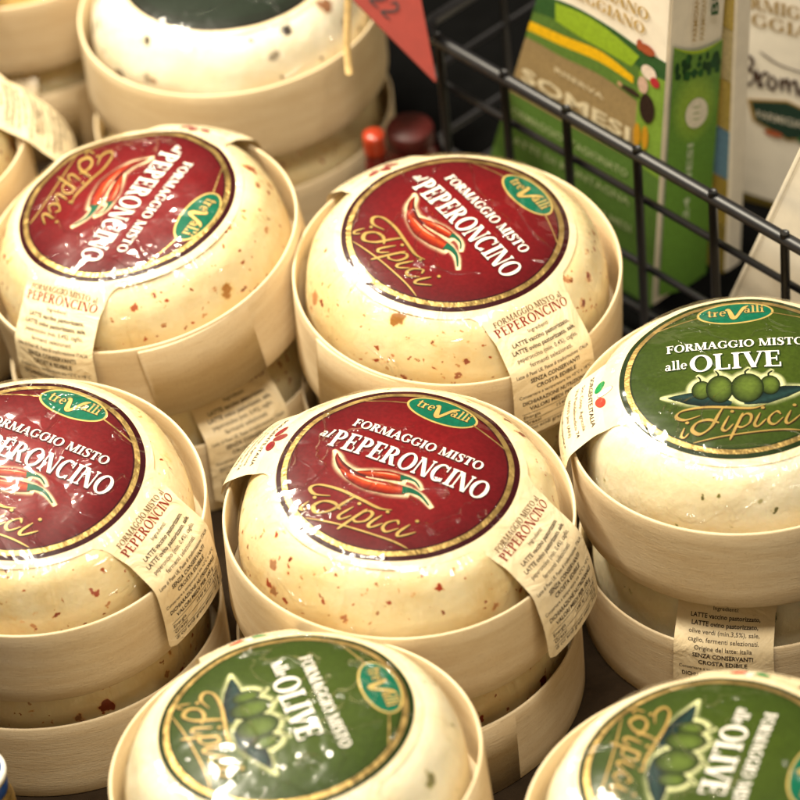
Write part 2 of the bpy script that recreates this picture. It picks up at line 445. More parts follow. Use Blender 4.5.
G = {
 'A': ([_diag(0.03, 0, .36, 1, t_ * 1.2), _diag(.60, 0, .30, 1.0, T_ * 1.05), _bar(.16, .66, .31, .31 + t_), _bar(-.06, .22, 0, h_), _bar(.50, .90, 0, h_)], .86),
 'C': ([_arc(.44, .5, .44, .52, 48, 318), _bar(.70, .76, .66, 1.0), _bar(.70, .75, .02, .24)], .84),
 'E': (_stem(.08) + [_bar(.2, .62, 1 - t_, 1), _bar(.2, .66, 0, t_), _bar(.2, .52, .47, .47 + t_), _bar(.57, .63, .74, 1), _bar(.62, .68, 0, .27), _bar(.49, .54, .36, .66)], .72),
 'F': (_stem(.08) + [_bar(.2, .62, 1 - t_, 1), _bar(.2, .50, .47, .47 + t_), _bar(.57, .63, .74, 1), _bar(.47, .52, .36, .66)], .66),
 'G': ([_arc(.44, .5, .44, .52, 48, 318), _bar(.70, .76, .66, 1.0)] + _stem(.62, .08, .44, .18, '', 'b'), .90),
 'I': (_stem(.09), .38),
 'L': (_stem(.08) + [_bar(.2, .64, 0, t_), _bar(.59, .66, 0, .28)], .68),
 'M': (_stem(.06, w=t_) + [_diag(.06, 1, .42, 0, T_), _diag(.50, 0, .82, 1, t_)] + _stem(.80), 1.10),
 'N': (_stem(.07, w=t_, t='l') + [_diag(.05, 1, .60, 0, T_ * 1.1)] + _stem(.74, w=t_, b=''), .90),
 'O': ([_arc(.46, .5, .46, .52, 0, 360, n=30)], .93),
 'P': (_stem(.08) + [_arc(.30, .73, .38, .27, -90, 90)], .72),
 'R': (_stem(.08) + [_arc(.30, .74, .37, .26, -90, 90), _diag(.58, 0, .30, .50, T_ * 1.1), _bar(.56, .90, 0, h_)], .84),
 'S': ([_pen([(.55, .80), (.50, .93), (.34, .985), (.17, .90), (.16, .72), (.32, .56), (.50, .42), (.54, .22), (.42, .05), (.26, .02), (.12, .08), (.07, .24)],
             [.05, .06, .08, .14, .19, .21, .21, .19, .14, .08, .06, .05]), _bar(.52, .57, .70, 1), _bar(.05, .10, 0, .30)], .64),
 'T': (_stem(.30, t='') + [_bar(.02, .78, 1 - t_, 1), _bar(.02, .08, .72, 1), _bar(.72, .78, .72, 1)], .80),
 'V': ([_diag(.06, 1, .36, 0, T_ * 1.05), _diag(.42, 0, .74, 1, t_ * 1.2), _bar(-.04, .36, 1 - h_, 1), _bar(.62, .92, 1 - h_, 1)], .84),
 'a': ([_arc(.20, .17, .19, .18, 0, 360, .11, .06, 16), _bar(.32, .46, .0, .44), _arc(.26, .42, .20, .19, 0, 165, .12, .07, 10), _bar(.32, .53, 0, .05)], .54),
 'e': ([_arc(.26, .30, .26, .32, 5, 315, .14, .06, 18), _bar(.10, .50, .29, .35)], .56),
 'l': (_stem(.07, w=.15, t='l'), .31),
 't': ([_bar(.12, .27, .05, .82), _bar(.0, .42, .55, .61), _arc(.28, .12, .16, .13, 180, 320, .13, .06, 8)], .43),
 'r': (_stem(.06, 0, .60, .15, 'b', 'l') + [_pen([(.20, .36), (.28, .52), (.40, .55)], [.06, .09, .16])], .46),
 'i': (_stem(.07, 0, .60, .15, 'b', 'l') + [_arc(.15, .80, .09, .09, 0, 360, .088, .088, 10)], .31),
 'c': ([_arc(.26, .30, .26, .32, 45, 315, .14, .06, 16)], .52), 'p': (_stem(.06, -.3, .60, .15, 'b', 'l') + [_arc(.26, .30, .26, .31, -130, 130, .14, .06, 14)], .58),
 ' ': ([], .36), '.': ([_arc(.12, .08, .08, .08, 0, 360, .079, .079, 8)], .24),
}
def text_width(txt, tr=0.04): return sum(G[c][1] + tr for c in txt) - tr
def serif(art, txt, cx, y, size, col, off, mi=0, width=None, rot=0.0, shear=0.0, origin=None, grow=0.0, tr=0.05):
    """txt centred on cx, baseline y; width squeezes it; grow widens every stroke (printed outline)"""
    W0 = text_width(txt, tr); kx = (width / (W0 * size) if width else 1.0) * size
    x = cx - W0 * kx / 2; ca, sa = math.cos(rot), math.sin(rot); ox, oy = origin or (cx, y)
    for ch in txt:
        rows_list, adv = G[ch]
        for rows in rows_list:
            rr = []
            if grow:
                gc = len(rows)
                for i, (p, q) in enumerate(rows):
                    mx, my = (p[0] + q[0]) / 2, (p[1] + q[1]) / 2
                    L = math.dist(p, q) or 1e-6; g = (L / 2 + grow) / (L / 2)
                    rr.append([(mx + (p[0] - mx) * g, my + (p[1] - my) * g), (mx + (q[0] - mx) * g, my + (q[1] - my) * g)])
                if len(rr) == 2:                       # straight bar: lengthen both ends too
                    a, b = rr; L = math.dist(a[0], b[0]) or 1e-6
                    for j in (0, 1):
                        dx, dy = (b[j][0] - a[j][0]) / L * grow, (b[j][1] - a[j][1]) / L * grow
                        a[j] = (a[j][0] - dx, a[j][1] - dy); b[j] = (b[j][0] + dx, b[j][1] + dy)
            else: rr = rows
            out = []
            for r in rr:
                o2 = []
                for (px, py) in r:
                    X = x + (px + shear * py) * kx - ox; Y = y + py * size - oy
                    o2.append((ox + X * ca - Y * sa, oy + X * sa + Y * ca))
                out.append(o2)
            art.strip(out, col, off, mi)
        x += (adv + tr) * kx

_sans_cache = {}
def sans_mesh(txt, bold):
    key = (txt, bold)
    if key not in _sans_cache:
        cu = bpy.data.curves.new('fine_print', 'FONT'); cu.body = txt; cu.size = 1.0; cu.align_x = 'CENTER'; cu.resolution_u = 2
        cu.offset = 0.022 if bold else 0.006
        ob = bpy.data.objects.new('fine_print_source', cu); COL.objects.link(ob)
        me = ob.evaluated_get(bpy.context.evaluated_depsgraph_get()).to_mesh()
        _sans_cache[key] = ([(v.co.x, v.co.y) for v in me.vertices], [tuple(p.vertices) for p in me.polygons])
        bpy.data.objects.remove(ob); bpy.data.curves.remove(cu)
    return _sans_cache[key]
def sans(art, txt, x, y, size, col, off, width=None, rot=0.0, bold=False, mi=0):
    V, F = sans_mesh(txt, bold); base = len(art.V); ca, sa = math.cos(rot), math.sin(rot)
    W0 = (max(v[0] for v in V) - min(v[0] for v in V)) or 1; kx = width / W0 if width else size
    for (px, py) in V:
        X, Y = px * kx, py * size
        art.V.append((x + X * ca - Y * sa, y + X * sa + Y * ca)); art.O.append(off); art.C.append(col)
    for f in F: art.F.append(tuple(i + base for i in f)); art.MI.append(mi)

# ------------------------------------------------------------------ the boxed cheeses
RIM, RBOX = 34.0, 60.5
CH = [(0, 53.9), (12, 53.7), (24, 53.0), (33, 52.1), (40, 50.6), (44, 49.0), (47.5, 46.4), (50.5, 42.6), (53, 37.6), (54.6, 31.5), (55.2, 24), (55.0, 14), (53, 8), (48, 7.5), (0, 7.5)]
def resample(prof, step):
    out = [prof[0]]
    for a, b in zip(prof, prof[1:]):
        n = max(1, int(math.dist(a, b) / step + 0.5))
        out += [(lerp(a[0], b[0], i / n), lerp(a[1], b[1], i / n)) for i in range(1, n + 1)]
    return out
def smooth_prof(prof, seg=5): return spline(prof, seg)
class Profile:
    def __init__(s, prof):
        s.p = prof; s.L = [0]
        for a, b in zip(prof, prof[1:]): s.L.append(s.L[-1] + math.dist(a, b))
    def at(s, d):
        L = s.L; lo, hi = 0, len(L) - 2
        if d >= L[-1]: i = hi
        else:
            while lo < hi:
                m = (lo + hi) // 2
                if L[m + 1] < d: lo = m + 1
                else: hi = m
            i = lo
        a, b = s.p[i], s.p[i + 1]; l = L[i + 1] - L[i]; t = (d - L[i]) / l
        r, z = lerp(a[0], b[0], t), lerp(a[1], b[1], t)
        return r, z, -(b[1] - a[1]) / l, (b[0] - a[0]) / l        # position and outward normal (nr, nz)
def tab_profile(kick):
    """top of the cheese, down its shoulder to the rim of the box and over it; kick: how far the end stands off (mm)"""
    q = [(0, 54.3), (12, 54.1), (24, 53.4), (33, 52.5), (40, 51.0), (43.5, 49.6), (47, 47.3), (52, 43.6), (57, 39.4), (60.6 + kick * .05, 36.0), (62.0 + kick * .12, 33.4), (62.5 + kick * .3, 29), (62.8 + kick * .65, 22), (63 + kick, 10), (63.3 + kick * 1.3, -10)]
    return Profile(spline(q, 6))
LAB = 44.2
def sstep(a, b, x):
    t = max(0, min(1, (x - a) / (b - a))); return t * t * (3 - 2 * t)
class LabelMap:
    def __init__(s, seed, kick=(1.0, 3.0), wr=0.35):
        s.P = (tab_profile(kick[0]), tab_profile(kick[1])); s.seed = seed; s.wr = wr
    def wrinkle(s, x, y):
        r = math.hypot(x, y); k = s.seed * 7.3
        a = noise.noise(Vector((x * .055 + k, y * .055, k))) * 0.8 + noise.noise(Vector((x * .12, y * .12 + k, 3.1))) * 0.35
        e = noise.noise(Vector((x / (r + 1e-6) * 2.6 + k, y / (r + 1e-6) * 2.6, k * .5))) * sstep(31, 43, r) * (1 - sstep(44, 52, r)) * 1.3
        return (a + e + .3) * s.wr
    def __call__(s, u, v, off):
        if off > .04 and u * u + v * v < 40.3 ** 2: u *= 1.03; v *= 1.03       # the printed disc
        d = math.hypot(u, v); P = s.P[0] if u >= 0 else s.P[1]
        if d <= LAB:
            r, z, nr, nz = P.at(d); th = math.atan2(v, u); w = off + s.wrinkle(u, v)
            r += nr * w; z += nz * w
            return (r * math.cos(th), r * math.sin(th), z)
        sg = 1 if u >= 0 else -1; au = abs(u)
        sag = LAB - math.sqrt(max(0, LAB * LAB - v * v)); f = lerp(1, .25, sstep(LAB, 62, d))
        dd = au + sag * f
        r, z, nr, nz = P.at(dd)
        ph = lerp(math.asin(max(-1, min(1, v / LAB))), v / r, sstep(LAB, 56, dd))
        w = off + s.wrinkle(u, v) * (1 - .5 * sstep(46, 60, dd)) + sstep(50, 62, dd) * .25
        # the paper of the tab bows a little between the shoulder and the rim
        w += 0.7 * math.sin(PI * sstep(44, 66, dd)) * (1 - (v / 20) ** 2)
        r += nr * w; z += nz * w
        return (sg * r * math.cos(ph), r * math.sin(ph), z)

def paper_art(tab_r, tab_l):
    a = Art(); col = (.8, .7, .5)
    a.ellipse(0, 0, LAB, LAB, col, 0, n=150, rings=34)
    for sg, L, hw0, hw1 in ((1, tab_r, 16.5, 18.2), (-1, tab_l, 16.0, 17.2)):
        if L < 45: continue
        rows = []; N = int((L - 36) / 1.6)
        for i in range(N + 1):
            u = lerp(36, L, i / N)
            hw = lerp(hw0, hw1, (u - 36) / (L - 36))
            hw += 8.0 * max(0, 1 - (u - 36) / 10.5) ** 2                       # fillet where the tab leaves the disc
            e = L - u
            if e < 3.2: hw -= 3.2 - math.sqrt(max(0, 3.2 ** 2 - (3.2 - e) ** 2))   # rounded corners
            if u < LAB: hw = min(hw, math.sqrt(max(.01, (LAB + .0) ** 2 - u * u)) + 0.02 if u < 39.2 else hw)
            rows.append([(sg * u, sg * hw * (-1 + 2 * j / 20)) for j in range(21)])
        a.strip(rows, col, -0.012, 0, 9)
    return a

RED, MAROON, GREEN, DGREEN = (.165, .0045, .0065), (.030, .002, .0045), (.042, .068, .006), (.010, .022, .004)
WHITE, CREAM = (.86, .82, .74), (.86, .74, .52)
TEAL = (.002, .105, .058)
def disc_art(kind):
    a = Art()
    c1, c2, c3 = {'chili': (RED, (.062, .003, .006), MAROON), 'olive': (GREEN, (.022, .042, .005), DGREEN), 'dark': ((.018, .026, .018), (.012, .018, .012), (.012, .010, .009))}[kind]
    a.ellipse(0, 0, 40, 40, c1, .05, col2=c2, n=150, rings=32)
    a.ring(38.3, 40.15, c3, .07); a.ring(35.9, 36.5, c3, .07)
    return a
def gold_art():
    a = Art()
    a.ring(36.5, 38.3, (1, 1, 1), .08, 0)
    for q in (-1, 1):
        a.pen([(q * 11.5, 30.2), (q * 18, 28.2), (q * 26.3, 25.4)], .55, (1, 1, 1), .08, 0, taper=False)
    return a
def emblem_art():
    a = Art()
    a.ellipse(0, 31.0, 13.0, 6.3, (1, 1, 1), .09, mi=1)
    a.ellipse(0, 31.0, 12.2, 5.6, TEAL, .12, mi=0)
    for g, col, off, mi in ((.05, (.03, .02, .01), .14, 0), (0, (1, 1, 1), .20, 1)):
        serif(a, 'tre', -6.2, 29.6, 4.6, col, off, mi, width=6.6, grow=g)
        serif(a, 'alli', 6.4, 30.4, 4.6, col, off, mi, width=6.8, grow=g)
        a.pen([(-3.2, 32.6), (-2.2, 33.0), (-1.0, 28.6), (-.2, 27.9), (.9, 29.4), (3.0, 33.6), (4.6, 34.9)], [x + g * 8 for x in (.5, 1.2, 1.9, 1.4, 1.1, 1.3, .4)], col, off, mi)
        a.pen([(1.4, 30.4), (2.8, 33.0), (3.9, 33.8)], [x + g * 8 for x in (.3, .8, .3)], col, off, mi)
    return a
def lettering_art(kind):
    a = Art()
    dk = {'chili': (.05, .003, .006), 'olive': (.014, .032, .006)}[kind]
    def both(txt, cx, y, size, width, grow, shear=0.0, dx=.22, dy=-.22):
        serif(a, txt, cx + dx, y + dy, size, dk, .10, width=width, shear=shear, grow=grow)
        serif(a, txt, cx, y, size, WHITE, .30, width=width, shear=shear)
    both('FORMAGGIO MISTO', .6 if kind == 'chili' else -.6, 11.4, 3.8, 48.0 if kind == 'chili' else 46.0, .05)
    if kind == 'chili':
        both('PEPERONCINO', 2.6, -.4, 8.2, 57.5, .035)
        both('al', -29.4, 3.0, 4.2, 3.8, .05, shear=.25)
    else:
        both('OLIVE', -.8, .4, 8.2, 30.5, .035)
        both('alle', -20.6, 2.6, 4.6, 7.6, .05)
    return a
def script_art():
    a = Art(); g = (1, 1, 1)
    for col, off, mi, dx, dy, ew in (((.03, .014, .006), .10, 0, .25, -.25, .25), (g, .24, 1, 0, 0, 0)):
        def q(pts, w=1.15): a.pen([(x * .93 + dx, y * .96 - 2.2 + dy) for x, y in pts], w * 1.0 + ew, col, off, mi, nib=(math.radians(35), .38))
        q([(-14.5, -19.2), (-20, -20.6), (-23, -18.6), (-20.5, -16.0), (-13, -15.4), (-4, -16.6), (4, -17.6), (8.5, -16.4)], 1.3)
        q([(-6.2, -16.2), (-8.2, -19.8), (-11, -25.2), (-15, -27.8), (-17.6, -25.6), (-15.6, -22.4), (-11.5, -21.6), (-8, -23.5)], 1.5)
        q([(-4.4, -20.6), (-7.0, -26.0), (-5.6, -27.2), (-3.0, -24.4)])
        q([(.6, -19.6), (-1.6, -24.6), (-4.6, -31.5)], 1.3); q([(-1.4, -23.2), (1.4, -20.2), (3.4, -21.0), (2.6, -24.4), (-.2, -26.2), (-2.0, -25.4)], 1.1)
        q([(6.6, -20.0), (4.4, -25.0), (5.6, -26.2), (8.6, -23.0)])
        q([(13.8, -21.2), (12.4, -19.8), (9.8, -22.2), (9.6, -24.8), (11.6, -25.6), (14.6, -22.6)], 1.1)
        q([(17.4, -19.4), (15.4, -24.2), (16.6, -25.4), (20.8, -21.4)])
        q([(-20.2, -24.2), (-21.6, -27.6), (-20.4, -28.4), (-18.8, -26.8)], .9)
        q([(-17.5, -31.2), (-6, -29.6), (6, -28.6), (15, -28.2), (21.5, -28.6)], .75)
        for x, y in ((-3.2, -18.6), (7.6, -17.8), (18.8, -17.0), (-19.2, -22.0)): a.ellipse(x * .93 + dx, y * .96 - 2.2 + dy, .66 + ew * .4, .62 + ew * .4, col, off, mi, n=10, rings=1)
    return a
def glow(a, pts, ws, col, off, peak=1.0, core=.22):
    """soft printed glow round a shape: full in the middle of the stroke, gone at its edges"""
    n = 17; cols = []
    for i in range(n):
        d = abs(i / (n - 1) * 2 - 1); k = (1 - sstep(core, 1, d)) * peak
        cols.append(tuple(col) + (k,))
    a.body(pts, ws, cols, off, mi=1)
def glow_disc(a, x, y, rx, ry, col, off):
    a.ellipse(x, y, rx * .72, ry * .72, tuple(col) + (1.0,), off, mi=1, n=40, rings=3)
    rows = []
    for i in range(49):
        t = 2 * PI * i / 48; rows.append([(x + rx * q * math.cos(t), y + ry * q * math.sin(t)) for q in (.72, .78, .84, .9, .95, 1.0)])
    a.strip(rows, [tuple(col) + (q,) for q in (1.0, .85, .6, .32, .12, 0)], off, 1, 99)
def picture_art(kind):
    a = Art()
    if kind == 'chili':
        c = (.92, .70, .44)
        glow(a, [(-23, -1.5), (-20.5, -3.4), (-17.0, -7.2), (-11, -9.4), (-4, -10.4), (3, -9.6), (9.5, -8.4)], [1.5, 4.6, 6.6, 8.2, 9.4, 9.4, 6.4], c, .07)
        glow(a, [(-12, -8.0), (-6, -6.6), (0, -5.0), (6.0, -4.2)], [3, 6.6, 7.2, 6], c, .09)
        glow(a, [(5, -8.4), (9.5, -7.8), (14, -8.6), (19, -11.4)], [5, 4.4, 3.6, 2.4], c, .11, .9)
        glow(a, [(3, -4.0), (6.5, -3.2), (9.6, -3.8), (12.4, -5.8)], [5, 4.0, 3.4, 2.2], c, .12, .9)
        up = [(.13, .007, .004), (.25, .017, .006), (.44, .060, .014), (.30, .022, .006), (.19, .010, .004), (.075, .005, .003)]
        a.body([(-11.5, -8.0), (-6, -6.6), (-1.0, -5.0), (4.4, -3.9)], [.3, 3.4, 4.2, 3.0], up, .14)
        a.body([(-21.2, -2.4), (-19.8, -4.6), (-16.4, -7.4), (-11.5, -9.2), (-7, -9.6)], [.2, 1.8, 3.0, 3.4, 2.6], [(.03, .005, .006), (.07, .006, .006), (.30, .018, .008), (.10, .006, .005), (.03, .004, .004)], .16)
        a.body([(-16.6, -8.6), (-12, -10.4), (-5, -11.2), (2, -10.0), (7.8, -8.4)], [.3, 3.2, 5.1, 5.3, 3.5], up, .19)
        gr = (.006, .085, .045)
        a.pen([(3.4, -4.1), (5.4, -3.2), (8.6, -3.4), (11.2, -5.2)], [2.8, 1.5, .8, .5], gr, .20)
        a.pen([(6.6, -8.7), (9.2, -7.7), (13.2, -8.2), (17.6, -10.8)], [3.6, 2.1, 1.1, .6], gr, .21)
        a.pen([(-12, -9.6), (-5, -10.0), (1, -8.9)], [.1, .7, .1], (.80, .34, .20), .25)
        a.pen([(-6, -5.9), (-1, -4.3), (2.6, -3.6)], [.1, .5, .1], (.80, .34, .20), .20)
    else:
        c = (.62, .64, .33)
        ols = ((-12.6, -8.8, 3.1, 4.3, .14), (10.0, -8.6, 3.1, 4.4, .14), (-6.6, -9.0, 4.3, 6.4, .17), (2.4, -9.4, 5.3, 6.8, .22))
        glow(a, [(-26.5, -10.2), (-19, -11.6), (-12, -13.4), (-4, -15.6)], [1.5, 8.4, 10.4, 7], c, .065, .95)
        glow(a, [(25, -9.6), (17, -11.4), (10, -13.4), (2, -15.6)], [1.5, 8.4, 10.4, 7], c, .07, .95)
        for x, y, rx, ry, o in ols:
            glow_disc(a, x, y, rx + 2.6, ry + 2.6, c, .075)
            glow(a, [(x, y + ry - 1), (x, y + ry + 1.4), (x + (1.2 if x > 0 else -1.2), y + ry + 3.4)], [4.4, 3.6, 2.0], c, .08, .8)
        lf = [(.004, .014, .013), (.012, .037, .035), (.006, .020, .019), (.003, .008, .008)]
        a.body([(-24.0, -10.6), (-17, -12.0), (-10, -14.2), (-3, -16.2)], [.2, 5.4, 6.2, 1.6], lf, .12)
        a.body([(22.4, -10.0), (15, -11.8), (8, -14.2), (1, -16.2)], [.2, 5.4, 6.4, 1.6], lf, .13)
        ol = ((.090, .135, .020), (.009, .018, .004))
        for x, y, rx, ry, o in ols:
            a.ellipse(x, y, rx + .25, ry + .25, (.004, .009, .002), o - .01, n=34, rings=3)
            a.ellipse(x, y, rx, ry, ol[0], o + .02, col2=ol[1], n=34, rings=7, hot=(rx * .2, ry * .25))
            a.pen([(x - .2, y + ry - .4), (x - .3, y + ry + 1.2), (x + (1.1 if x > 0 else -1.1), y + ry + 2.6)], .6, (.004, .010, .003), o + .05)
    return a
def petal_art(kind):
    a = Art()
    """the three petals printed beside the left tab"""
    cols = [(.20, .012, .02)] * 3 if kind == 'chili' else [(.01, .22, .06), (.80, .76, .66), (.55, .05, .03)]
    for (x, y, rot, rx, ry), c in zip(((-49.2, 4.0, .95, 2.6, 1.55), (-47.0, .4, .12, 3.1, 1.5), (-49.0, -3.6, -.95, 2.6, 1.7)), cols):
        a.ellipse(x, y, rx + .2, ry + .2, (.10, .06, .04) if kind == 'olive' and c[0] > .7 else c, .07, rot=rot, n=26, rings=3)
        a.ellipse(x, y, rx, ry, c, .10, rot=rot, n=26, rings=3)
    return a
LEFT = [('SORGENTE.ITALIA', 2.5, 54.0, 25, 1), ('Soc. Coop. Agricola', 2.3, 58.2, 23, 0), ('Via Piandelmedico 74', 2.3, 61.6, 25, 0), ('60035 Jesi (AN)', 2.0, 65.0, 19, 0), ('www.trevalli.cooperlat.it', 1.8, 68.2, 24, 0)]
def fine_art(kind, side):
    a = Art(); bl = (.035, .022, .016); rd = (.20, .018, .012) if kind == 'chili' else (.06, .09, .02); q = PI / 2
    br = (.14, .07, .03)
    serif_cols = (br, rd)
    word = 'PEPERONCINO' if kind == 'chili' else 'OLIVE'
    t1 = 'FORMAGGIO MISTO al' if kind == 'chili' else 'FORMAGGIO MISTO alle'
    if side == 'left':
        for txt, size, s, w, b in LEFT: sans(a, txt, -s, 0, size, bl, .07, width=w, rot=-q, bold=bool(b))
        return a
    serif(a, t1, 47.6, 0, 2.2, br, .07, width=27.5, rot=q, origin=(47.6, 0)); a2 = len(a.V)
    serif(a, word, 51.6, 0, 3.5, rd, .07, width=29.5 if kind == 'chili' else 18, rot=q, origin=(51.6, 0))
    ing = 'peperoncino (min. 0,4%), caglio,' if kind == 'chili' else 'olive verdi (min.3,5%), sale,'
    lines = [('Ingredienti:', 2.0, 54.4, 8.5, 0), ('LATTE vaccino pastorizzato,', 2.3, 57.4, 24, 1), ('LATTE ovino pastorizzato, sale,', 2.3, 60.2, 26.5, 1), (ing, 2.3, 63.0, 25.5, 0),
             ('fermenti selezionati.', 2.3, 65.8, 18, 0), ('Latte di Paesi UE. Paese di trasformazione: ITALIA', 1.9, 68.5, 31, 0), ('SENZA CONSERVANTI', 2.5, 71.6, 21, 1), ('CROSTA EDIBILE', 2.5, 74.6, 17, 1),
             ('Conservare a temperatura tra +2°C e +8°C', 1.9, 77.3, 31, 0), ('DICHIARAZIONE NUTRIZIONALE', 2.4, 80.6, 29, 1), ('VALORI MEDI PER 100 g', 2.4, 83.5, 24, 1),
             ('Energia          1540 kJ / 371 kcal', 2.2, 87.0, 29, 0), ('Grassi                        31 g', 2.2, 89.8, 29, 0), ('di cui acidi grassi saturi   21 g', 2.2, 92.6, 29, 0)]
    if kind == 'olive':
        lines[2:6] = [('LATTE ovino pastorizzato,', 2.3, 60.2, 23, 1), ('olive verdi (min.3,5%), sale,', 2.3, 63.0, 24.5, 0), ('caglio, fermenti selezionati.', 2.3, 65.8, 24.5, 0), ('Origine del latte: Italia', 2.3, 68.6, 20, 0)]
    for txt, size, s, w, b in lines: sans(a, txt, s, 0, size, bl, .07, width=w, rot=q, bold=bool(b))
    for s in (84.6, 87.8, 90.6): a.strip([[(s, -15), (s + .18, -15)], [(s, 15), (s + .18, 15)]], bl, .07)
    return a

def make_box(parent, seed, seam):
    rg = random.Random(seed); p1, p2 = rg.uniform(0, 6), rg.uniform(0, 6)
    R, w = RBOX, 1.15
    prof = [(R - w, 5)] + [(R - w, z) for z in (10, 18, 26, RIM - .7)] + [(R - w + .25, RIM - .12), (R - w / 2, RIM), (R - .25, RIM - .12), (R, RIM - .6)] + [(R, z) for z in (28, 21, 14, 7, .6)] + [(R - .3, 0), (R - w + .2, 0), (R - w, .5), (R - w, 4)]
    wob = lambda a, r, z: .45 * math.sin(2 * a + p1) + .28 * math.sin(3 * a + p2)
    V, F, P = revolve(prof, 128, False, wob)
    # rim that rises and dips a little
    V = [(x, y, z + (.35 * math.sin(2 * math.atan2(y, x) + p2) if z > RIM - 1 else 0)) for x, y, z in V]
    # bottom board
    b = len(V); n = 96
    for r, z in ((R - w, 4), (0.01, 4), (0.01, 5), (R - w, 5)):
        for k in range(n):
            a = 2 * PI * k / n; V.append((r * math.cos(a) * .999, r * math.sin(a) * .999, z)); P.append((60 * math.cos(a) * r / 60, 60 * math.sin(a) * r / 60, 90 + z))
    for i in range(3):
        for k in range(n): F.append((b + i * n + k, b + i * n + (k + 1) % n, b + (i + 1) * n + (k + 1) % n, b + (i + 1) * n + k))
    # overlapping outer end of the bent strip
    b = len(V); N = 26; span = .72
    for i in range(N + 1):
        a = seam + span * i / N; th = 1.0 * (1 - (i / N)) + .05
        for r, z in ((R - .1, .5), (R + th, .3), (R + th, RIM - 1.2), (R + th - .3, RIM - .8), (R - .1, RIM - .8)):
            r += .45 * math.sin(2 * a + p1) + .28 * math.sin(3 * a + p2)
            V.append((r * math.cos(a), r * math.sin(a), z)); P.append((60 * math.cos(a) + 200, 60 * math.sin(a), z))
    for i in range(N):
        for j in range(5): F.append((b + i * 5 + j, b + i * 5 + (j + 1) % 5, b + (i + 1) * 5 + (j + 1) % 5, b + (i + 1) * 5 + j))
    F.append(tuple(b + j for j in range(5)))
    return mesh_obj('wooden_box', V, F, 'wood', parent, polar=P)

def make_cheese(parent, seed, mat):
    prof = smooth_prof(CH, 4)
    k = seed * 3.7
    def wob(a, r, z):
        return 0.0
    V, F, P = revolve(prof, 96)
    out = []
    for x, y, z in V:
        r = math.hypot(x, y); q = sstep(38, 52, r)
        n = noise.noise(Vector((x * .045 + k, y * .045, z * .05))) * 1.1 + noise.noise(Vector((x * .13, y * .13 + k, z * .13))) * .35
        f = 1 + q * n * .9 / max(r, 1)
        out.append((x * f, y * f, z - (.25 if r < 43 else 0)))
    return mesh_obj('cheese_wheel', out, F, mat, parent, polar=P)

def make_film(parent, seed, lm):
    pr = Profile(spline([(r, z) for r, z in CH[:11]], 6)); V, F, P = [], [], []
    nth, ns, smax = 144, 56, 76.0; k = seed * 5.1
    for i in range(ns + 1):
        s = .4 + (smax - .4) * i / ns
        for j in range(nth):
            a = 2 * PI * j / nth; c, q = math.cos(a), math.sin(a)
            r, z, nr, nz = pr.at(min(s, pr.L[-1] - .01))
            w = .62 + lm.wrinkle(s * c, s * q) * (1 - sstep(43, 50, s)) + .3 * sstep(44, 50, s)
            w += .28 * noise.noise(Vector((s * c * .09 + k, s * q * .09, 1.7))) + .38 * sstep(42, 50, s) * noise.noise(Vector((c * 9 + k, q * 9, s * .03)))
            r += nr * w; z += nz * w
            if s < 45: z += .35 * (1 - sstep(38, 45, s)) * .5
            V.append((r * c, r * q, z)); P.append((60 * c, 60 * q, s))
    for i in range(ns):
        for j in range(nth): F.append((i * nth + j, (i + 1) * nth + j, (i + 1) * nth + (j + 1) % nth, i * nth + (j + 1) % nth))
    F.append(tuple(range(nth)))
    return mesh_obj('plastic_film', V, F, 'film', parent, polar=P)

ART = {}
def art(key, fn, *a):
    if key not in ART: ART[key] = fn(*a)
    return ART[key]
def make_pack(name, label, kind, seed, seam, kick=(1.0, 3.0), wr=.35, tabs=(95.0, 74.0), visible=True):
    root = empty(name, label, 'cheese', (0, 0, 0), 'boxed cheeses stacked on the counter')
    make_box(root, seed, seam)
    make_cheese(root, seed, {'chili': 'cheese_chili', 'olive': 'cheese_olive', 'dark': 'cheese_truffle', 'plain': 'cheese_plain'}[kind])
    lm = LabelMap(seed, kick, wr)
    lab = art(('paper', tabs), paper_art, *tabs).build('label', lm, 'paper', root)
    art(('disc', kind), disc_art, 'olive' if kind == 'plain' else kind).build('printed_disc', lm, 'ink', lab)
    if kind not in ('plain', 'dark'):
        art('gold', gold_art).build('gold_ring', lm, 'gold', lab)
        art('emblem', emblem_art).build('brand_emblem', lm, ['ink', 'emblem_gold'], lab)
    if kind in ('chili', 'olive'):
        art(('let', kind), lettering_art, kind).build('lettering', lm, 'ink', lab)
        art('script', script_art).build('script_lettering', lm, ['ink', 'gold_ink'], lab)
        art(('pic', kind), picture_art, kind).build('chili_picture' if kind == 'chili' else 'olive_picture', lm, ['ink', 'soft_ink'], lab)
        art(('fine', kind, 0), fine_art, kind, 'right').build('ingredients_print', lm, 'ink', lab)
        art(('fine', kind, 1), fine_art, kind, 'left').build('origin_print', lm, 'ink', lab)
        art(('petal', kind), petal_art, kind).build('petal_mark', lm, 'ink', lab)
    make_film(root, seed, lm)
    return root
def place(root, x, y, zl, tx, ty, yaw):
    """puts the centre of the label rim (51 mm above the box base) at x, y, zl, tilts and turns the pack"""
    n = Vector((math.sin(math.radians(tx)), math.sin(math.radians(ty)), 1)).normalized()
    q = Vector((0, 0, 1)).rotation_difference(n)
    R = (q.to_matrix() @ Matrix.Rotation(math.radians(yaw), 3, 'Z'))
    base = Vector((x, y, zl)) - R @ Vector((0, 0, 50.8))
    root.matrix_world = Matrix.Translation(base * MM) @ R.to_4x4()
    return base
LIFT = 51.6
SEAM = lambda world_deg, yaw: math.radians(world_deg - yaw)

